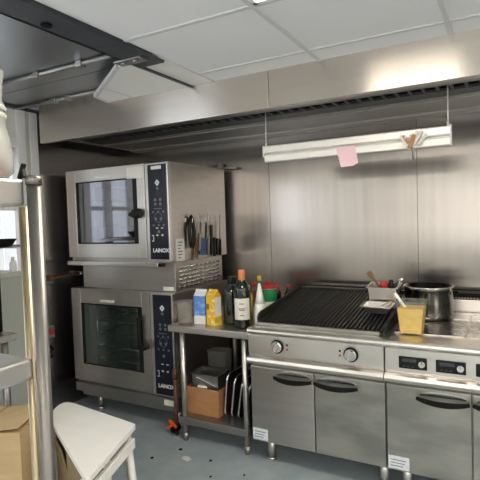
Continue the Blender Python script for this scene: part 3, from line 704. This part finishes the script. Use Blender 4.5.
# --- grill: sloping black wedge with bars
GX0, GX1, GYF, GYB, GZF, GZB = -1.325, -.580, 2.605, 3.34, .880, .962
side = [(GYF,RZ),(GYF,GZF-.006),(GYF+.03,GZF+.012),(GYB-.03,GZB+.012),(GYB,GZB),(GYB,RZ)]
side_l = [(GYF+.01,RZ),(GYF,GZF+.012),(GYF+.012,GZF+.034),(GYF+.05,GZF+.046),(GYB-.10,GZB+.024),(GYB,GZB+.010),(GYB,RZ)]
b = B(); b.prism(side_l, 'x', GX0-.014, GX0); b.prism(side, 'x', GX1, GX1+.012)
b.prism([(GYF,RZ),(GYF,GZF-.018),(GYB,GZB-.03),(GYB,RZ)], 'x', GX0, GX1)
b.box(GX0-.012, GX1+.012, GYB-.012, GYB+.02, RZ, GZB+.022, .004)
obj('grill_body', b, 'iron', r1)
b = B(); nb = 31
for i in range(nb):
    x = GX0+.010+(GX1-GX0-.02)*i/(nb-1)
    A = Vector((x,GYF+.01,GZF-.010)); Bv = Vector((x,GYB-.014,GZB+.002)); d = Bv-A
    b.obox((A+Bv)/2, (.0105, d.length, .018), (math.atan2(d.z,d.y),0,0), .0025)
for u in (.2,.5,.8):
    y = GYF+(GYB-GYF)*u; z = GZF+(GZB-GZF)*u
    b.box(GX0, GX1, y-.005, y+.005, z-.022, z-.010)
obj('grill_grate', b, 'bar', r1)
obj('drip_rail', B().box(GX0-.005, GX1-.012, GYF-.026, GYF-.002, RZ, RZ+.022, .004).box(GX0-.005, GX1-.012, GYF-.045, GYF-.026, RZ, RZ+.005), 'steel_g', r1)
# --- hob plates, upstand, vent
b = B()
for x0, x1 in ((XA+.02,-.188),(-.180,.24)):
    for y0, y1 in ((2.70,3.135),(3.143,3.36)): b.box(x0, x1, y0, y1, RZ, RZ+.005, .0015)
obj('hob_plates', b, 'hob', r2)
obj('upstand', B().box(XA+.005, XE, 3.40, RB, RZ, .932, .004), 'steel_l', r2)
obj('vent_housing', B().box(XA+.005, XE, 3.40, 3.53, .932, .975, .004), 'blackm', r2)
b = B(); x = XA+.02
while x < XE-.02: b.box(x, x+.009, 3.395, 3.402, .938, .947); x += .018
obj('vent_slots', b, 'steel_d', r2)
obj('back_guard', B().box(XS+.01, XA-.005, GYB+.022, 3.50, RZ-.05, .965, .004), 'steel_d', r1)

# ------------------------------------------------------------------ pans, pot, sauce bucket on the range
def grate_z(y): return GZF+(GZB-GZF)*(y-GYF)/(GYB-GYF)+.012
y = 3.0; z = grate_z(3.0)
t = gn(-.652, y, .084, .062, z+.004, .13, 'deep steel container holding utensils at the right back of the grill', 0, math.atan2(GZB-GZF, GYB-GYF), 'steel_l', 'steel containers on the grill', .01)
tag(obj('wooden_spoon', B().tube([(-.64,3.0,z+.03),(-.69,3.0,z+.13),(-.728,3.0,z+.18)], .007).obox((-.737,3.0,z+.193),(.03,.012,.045),(0,-.6,0),.005), 'brownw'), 'brown wooden spoon leaning out of the deep steel container', 'spoon')
tag(obj('red_lidded_jar', B().lathe([(.022,z+.02),(.022,z+.128),(.024,z+.131),(.024,z+.153),(.018,z+.157)], (-.652,2.985), 18), 'redp'), 'small red-topped jar inside the deep steel container', 'jar')
tag(obj('black_bottle_top', B().lathe([(.016,z+.02),(.016,z+.14),(.012,z+.162),(.008,z+.168)], (-.610,2.985), 16), 'black'), 'black bottle top beside the red jar in the deep container', 'bottle')
tag(obj('serving_tongs', B().tube([(-.63,3.03,z+.03),(-.60,3.025,z+.11),(-.555,3.02,z+.162),(-.545,3.02,z+.172)], .006).tube([(-.63,3.035,z+.03),(-.61,3.04,z+.12),(-.58,3.035,z+.158),(-.545,3.02,z+.175)], .005), 'chrome'), 'steel tongs leaning right out of the deep steel container', 'tongs')
t = gn(-.662, 2.862, .078, .052, grate_z(2.862)+.004, .046, 'shallow steel pan on the grill in front of the deep one', -.05, math.atan2(GZB-GZF, GYB-GYF), 'steel_l', 'steel containers on the grill', .022)
tag(obj('wooden_spatula', B().obox((-.612,2.865,grate_z(2.865)+.058),(.07,.02,.008),(0,-.5,.3),.003), 'tan'), 'pale wooden spatula resting in the shallow steel pan', 'spatula')
px, py, pz = -.418, 3.15, RZ+.0055
t = thing('stock_pot', 'dark-stained steel stock pot on the hob', 'pot', (px,py,pz))
obj('pot_wall', B().lathe([(.125,pz),(.138,pz+.008),(.140,pz+.03),(.140,pz+.19),(.146,pz+.195),(.146,pz+.199),(.136,pz+.199),(.134,pz+.03),(.12,pz+.012)], (px,py), 40), 'potdark', t)
obj('rim_band', B().lathe([(.1405,pz+.182),(.1465,pz+.194),(.1475,pz+.199),(.141,pz+.2005),(.1395,pz+.18)], (px,py), 40, False, False), 'chrome', t)
for s_ in (-1, 1):
    ca = .1 if s_ > 0 else PI+.25
    c, s2 = math.cos(ca), math.sin(ca)
    def Q(r, tt, zz): return (px+r*c-tt*s2, py+r*s2+tt*c, pz+zz)
    obj('handle', B().tube([Q(.139,-.045,.15),Q(.165,-.045,.155),Q(.175,-.02,.158),Q(.175,.02,.158),Q(.165,.045,.155),Q(.139,.045,.15)], .007), 'blackm', t)
bx, by, bz = -.447, 2.715, RZ+.0055
t = thing('sauce_bucket', 'clear square tub of yellow sauce at the front of the hob', 'tub', (bx,by,bz))
obj('tub_wall', B().frustum((bx,by), (.056,.052), (.074,.068), bz, bz+.175, .003).box(bx-.080,bx+.080,by-.074,by-.066,bz+.169,bz+.175).box(bx-.080,bx+.080,by+.066,by+.074,bz+.169,bz+.175).box(bx-.080,bx-.072,by-.07,by+.07,bz+.169,bz+.175).box(bx+.072,bx+.080,by-.07,by+.07,bz+.169,bz+.175), 'clear', t)
obj('sauce', B().frustum((bx,by), (.0525,.0485), (.0655,.0600), bz+.0035, bz+.138), 'batter', t)
tag(obj('steel_spoon', B().obox((bx-.045,by-.015,bz+.155),(.016,.004,.14),(0,-.62,0),.0015), 'white'), 'pale spoon handle sticking up out of the yellow sauce tub', 'spoon')

# ------------------------------------------------------------------ order rail hanging under the canopy
RY = 2.75
t = thing('order_rail', 'long white order rail hung on wires under the canopy', 'rail', (-.78,RY,1.9))
def rail(z0, z1, y0, y1, name, m):
    pass
rx0, rx1 = -1.325, -.245
b = B()
prof = [(RY-.004,1.905),(RY-.016,1.912),(RY-.016,1.948),(RY-.004,1.955),(RY+.012,1.955),(RY+.012,1.905)]
b.prism(prof, 'x', rx0, rx1)
obj('upper_channel', b, 'alu', t)
b = B(); b.prism([(RY-.002,1.852),(RY-.010,1.856),(RY-.013,1.890),(RY-.004,1.897),(RY+.012,1.897),(RY+.012,1.852)], 'x', rx0+.006, rx1)
obj('lower_channel', b, 'alu', t)
obj('back_plate', B().box(rx0, rx1, RY+.012, RY+.016, 1.852, 1.955), 'alu', t)
obj('end_cap', B().box(rx0-.006, rx0+.004, RY-.014, RY+.018, 1.885, 1.955,.002), 'grid', t); obj('end_cap', B().box(rx1-.002, rx1+.006, RY-.018, RY+.018, 1.85, 1.96,.002), 'grid', t)
for x in (rx0+.012, rx1-.012): obj('hanging_wire', B().cyl((x,RY+.004,1.955),(x+(.0),RY+.01,2.17),.0035,seg=8).cyl((x,RY+.004,1.953),(x,RY+.004,1.975),.007,seg=10), 'alu', t)
n = B().prism([(-.855,1.893),(-.745,1.903),(-.728,1.80),(-.760,1.785),(-.828,1.783)], 'y', RY-.0165, RY-.0155)
tag(obj('order_slip', n, 'pinkp'), 'pink paper slip held in the white order rail', 'paper slip')
t = thing('paper_bundle', 'small bundle of crumpled slips clipped to right end of order rail', 'paper bundle', (-.43,RY-.02,1.87))
b = B()
for k in range(6): b.obox((-.475+.019*k, RY-.028-.004*(k%2), 1.893-.012*math.sin(k*1.3)), (.016,.014,.075), (.1*k,-.5+.2*k,.3*k), .003)
obj('slips', b, 'whitep', t)
obj('brown_clip', B().obox((-.432,RY-.040,1.885),(.022,.014,.075),(0,.35,0),.004).obox((-.462,RY-.038,1.90),(.014,.012,.05),(0,-.5,0),.003), 'kraft', t)
obj('clip_tail', B().tube([(-.435,RY-.03,1.86),(-.43,RY-.025,1.84),(-.428,RY-.02,1.79)], .006), 'steel_d', t)

# ================================================================== left foreground: steel rack
kx, ky = -.862, .676
rk = thing('steel_rack', 'stainless shelving rack with round post in the left foreground', 'rack', (-1.1, .2, 0))
def shelf(z1, th):
    b = B().box(-1.36, -.876, -.55, .664, z1-th, z1, .006, 2)
    return obj('shelf', b, 'steel_l', rk)
shelf(1.598, .056); shelf(1.222, .046); shelf(.30, .04)
obj('post', B().cyl((kx,ky,.03),(kx,ky,1.590),.0148,seg=28).lathe([(.0165,1.586),(.0165,1.600),(.011,1.606)], (kx,ky)).cyl((kx,ky,0),(kx,ky,.03),.018), 'post', rk)
for x, y in ((-1.345,.676),(-.862,-.56),(-1.345,-.56)): obj('post', B().cyl((x,y,0),(x,y,1.6),.0148), 'post', rk)
obj('inner_post', B().cyl((-.908,.683,.0),(-.908,.683,1.542),.0105,seg=20), 'postw', rk)
# bag of goods on the rack
t = thing('plastic_bag', 'tied clear plastic bag of pale goods on top of the steel rack', 'bag', (-.965,.628,1.6))
bx, by = -.950, .622
obj('bag_film', B().lathe([(.045,1.6),(.060,1.615),(.061,1.65),(.054,1.69),(.047,1.715),(.050,1.73),(.046,1.74),(.050,1.75),(.044,1.765),(.046,1.80),(.050,1.825)], (bx,by), 22, True, False), 'film', t)
obj('contents', B().lathe([(.04,1.602),(.052,1.615),(.053,1.65),(.045,1.69),(.034,1.72),(.030,1.77),(.02,1.80)], (bx,by), 20), 'whitep', t)
obj('pink_food', B().lathe([(.020,1.602),(.032,1.612),(.030,1.634),(.012,1.650)], (bx+.026,by-.002), 14), mat('pink_food', (.55,.22,.18), .5), t)
for z in (1.732, 1.748): obj('tie_band', B().lathe([(.049,z-.005),(.052,z),(.049,z+.005)], (bx,by), 20, False, False), 'cream', t)
for k in range(4): obj('bag_fold', B().tube([(bx+.044-.012*k,by-.012-.004*k,1.75),(bx+.046-.011*k,by-.014-.004*k,1.80),(bx+.042-.010*k,by-.012,1.838-.008*k)], .004), 'whitep', t)
tag(obj('black_clip', B().obox((-.888,.668,1.6155),(.007,.010,.035),(0,.5,0),.002).obox((-.882,.668,1.612),(.006,.010,.024),(0,-.3,0),.002), 'black'), 'small black clip standing at the end of the top rack shelf', 'clip')

# behind the rack: prep table against the left wall
t = thing('prep_table', 'stainless prep table against the left wall, seen behind the rack', 'table', (-2.8,1.25,0))
obj('tabletop', B().box(-3.15, -2.42, .70, 1.74, .86, .90, .005), 'steel_l', t)
for x in (-3.10,-2.47):
    for y in (.75,1.69): obj('leg', B().cyl((x,y,0),(x,y,.86),.02), 'steel_d', t)
obj('lower_shelf', B().box(-3.12,-2.45,.73,1.71,.28,.31,.004), 'steel_d', t)
t = thing('cold_cabinet', 'pale grey cabinet beyond the prep table beside the white door', 'cabinet', (-3.03,2.0,0))
obj('cabinet_body', B().box(-3.15,-2.90,1.80,2.15,.02,1.165,.006), 'pale', t)
obj('cabinet_top', B().box(-3.155,-2.885,1.79,2.16,1.165,1.195,.004), 'cream', t)
obj('plinth', B().box(-3.14,-2.92,1.82,2.13,0,.03), 'blackm', t)
t = thing('black_appliance', 'black upright appliance standing on the prep table', 'appliance', (-2.72,1.62,.9))
obj('casing', B().box(-2.95,-2.52,1.50,1.725,.90,1.34,.01), 'blackm', t)
obj('front_strip', B().box(-2.522,-2.516,1.54,1.70,.95,.98), 'steel_d', t)
t = thing('small_bottle', 'small white bottle standing on the pale cabinet', 'bottle', (-2.93,2.10,1.195))
obj('body', B().lathe([(.022,1.195),(.024,1.20),(.024,1.25),(.01,1.275)], (-2.93,2.10), 16), 'white', t)
obj('cap', B().lathe([(.011,1.272),(.011,1.295)], (-2.93,2.10), 12), 'white', t)
t = thing('wire_shelf', 'wire wall shelf carrying a black pan beside the white door', 'shelf', (-3.0,1.9,1.37))
b = B()
for k in range(9): b.cyl((-3.16+.05*k,1.55,1.37),(-3.16+.05*k,2.22,1.37),.004,seg=8)
for yy in (1.55,1.88,2.22): b.cyl((-3.17,yy,1.366),(-2.75,yy,1.366),.006,seg=8)
obj('wires', b, 'chrome', t)
obj('shelf_bracket', B().box(-3.2,-2.78,2.20,2.23,1.345,1.362,.002), 'steel_l', t)
t = thing('frying_pan', 'black frying pan lying on the wire wall shelf', 'pan', (-2.93,1.98,1.376))
obj('pan_bowl', B().lathe([(.10,1.376),(.13,1.42),(.127,1.42),(.098,1.38)], (-2.93,1.98), 28), 'blackm', t)
obj('handle', B().obox((-2.93,1.78,1.425),(.025,.16,.012),(.1,0,0),.004), 'black', t)

# ------------------------------------------------------------------ lower left: cartons, white board on stool
ZB = .55
A_, B_, C_, E_ = (-2.105,1.775), (-1.535,1.70), (-1.365,1.235), (-2.02,1.595)
def rounded(poly, rads, n=5):
    out = []
    for i, p in enumerate(poly):
        a = Vector(poly[i-1]); c = Vector(poly[(i+1) % len(poly)]); p = Vector(p)
        r = rads[i]
        u = (a-p).normalized()*r; v = (c-p).normalized()*r
        for k in range(n+1):
            s_ = k/n; out.append(tuple((p+u)*(1-s_)**2 + p*2*s_*(1-s_) + (p+v)*s_**2))
    return out
tag(obj('white_board', B().prism(rounded([A_,B_,C_,E_],[.09,.012,.02,.11]), 'z', ZB-.022, ZB), 'white'), 'white plastic board lying on the white stool and brown carton', 'board')
stl = thing('step_stool', 'white slatted stool holding up the white board', 'stool', (-1.65,1.5,0))
hz = ZB-.0225
def barbox(b, p, q, w, h):
    p, q = Vector(p), Vector(q); d = q-p
    rz = math.atan2(d.y,d.x); ry = -math.atan2(d.z, math.hypot(d.x,d.y))
    return b.obox((p+q)/2, (d.length, w, h), (0,ry,rz), .003)
obj('seat_rail', barbox(B(), (-1.548,1.69,hz-.066),(-1.405,1.27,hz-.066),.022,.046), 'white', stl)
obj('seat_rail', barbox(B(), (-1.735,1.69,hz-.032),(-1.635,1.56,hz-.032),.022,.06), 'white', stl)
obj('seat_slat', barbox(B(), (-1.73,1.685,hz-.01),(-1.56,1.665,hz-.01),.03,.018), 'white', stl)
obj('seat_slat', barbox(B(), (-1.64,1.57,hz-.01),(-1.52,1.55,hz-.01),.03,.018), 'white', stl)
for p, q in (((-1.565,1.665,hz-.006),(-1.55,1.71,0)),((-1.425,1.285,hz-.006),(-1.39,1.25,0)),((-1.73,1.685,hz-.02),(-1.745,1.72,0)),((-1.64,1.57,hz-.02),(-1.64,1.56,0))):
    obj('leg', B().tube([p,q], .020, seg=4), 'white', stl)
d = (Vector(E_)-Vector(C_)).normalized(); nrm = Vector((-d.y, d.x)); nrm = nrm if nrm.y > 0 else -nrm
cc = Vector(C_)+d*.42+nrm*.065
t = thing('brown_carton', 'narrow olive-brown carton under the left side of the white board', 'box', (cc.x,cc.y,0), 'cartons at lower left', math.atan2(d.y,d.x)+PI)
obj('carton_walls', B().box(-.25,.25,-.045,.045,0,ZB-.023,.003), 'olive', t, local=True)
obj('carton_flap', B().obox((-.12,-.055,ZB-.115),(.20,.005,.12),(.18,0,0),.001), 'olive', t, local=True)
t = thing('tan_carton', 'tan cardboard box with a hand hole behind the rack post', 'box', (-2.11,1.36,0), 'cartons at lower left', .5)
bb = B(); bb.frustum((0,0), (.20,.15), (.20,.15), .0, .60)
obj('carton_walls', bb, 'tan', t, local=True)
obj('hand_hole', B().box(.199,.2015,-.05,.02,.53,.57,.0005), 'blackm', t, local=True)
obj('carton_flap', B().obox((.10,.0,.612),(.19,.296,.005),(0,-.10,0)).obox((-.10,.0,.612),(.19,.296,.005),(0,.10,0)), 'tan', t, local=True)

# ================================================================== camera
f, yaw, pitch, roll = 480., math.radians(28.94), math.radians(2.463), math.radians(1.857)
cy, sy, cp, sp = math.cos(yaw), math.sin(yaw), math.cos(pitch), math.sin(pitch)
fw = Vector((-sy*cp, cy*cp, -sp)); r = Vector((cy, sy, 0)); dn = fw.cross(r)
rt = r*math.cos(roll)+dn*math.sin(roll); dw = -r*math.sin(roll)+dn*math.cos(roll)
cam = bpy.data.cameras.new('camera'); co = bpy.data.objects.new('camera', cam); COL.objects.link(co)
cam.sensor_width = 36; cam.sensor_height = 36; cam.sensor_fit = 'HORIZONTAL'; cam.lens = 36*f/480; cam.clip_start = .05
mw = Matrix.Identity(4)
for i in range(3): mw[i][0] = rt[i]; mw[i][1] = -dw[i]; mw[i][2] = -fw[i]
mw.translation = Vector((0,0,1.5)); co.matrix_world = mw
S.camera = co
# ================================================================== light
wd = bpy.data.worlds.new('world'); S.world = wd; wd.use_nodes = True
wd.node_tree.nodes['Background'].inputs['Color'].default_value = (.6,.65,.7,1); wd.node_tree.nodes['Background'].inputs['Strength'].default_value = .3
vs = S.view_settings; vs.view_transform = 'Standard'; vs.look = 'None'; vs.exposure = .36; vs.gamma = 1; vs.use_curve_mapping = False
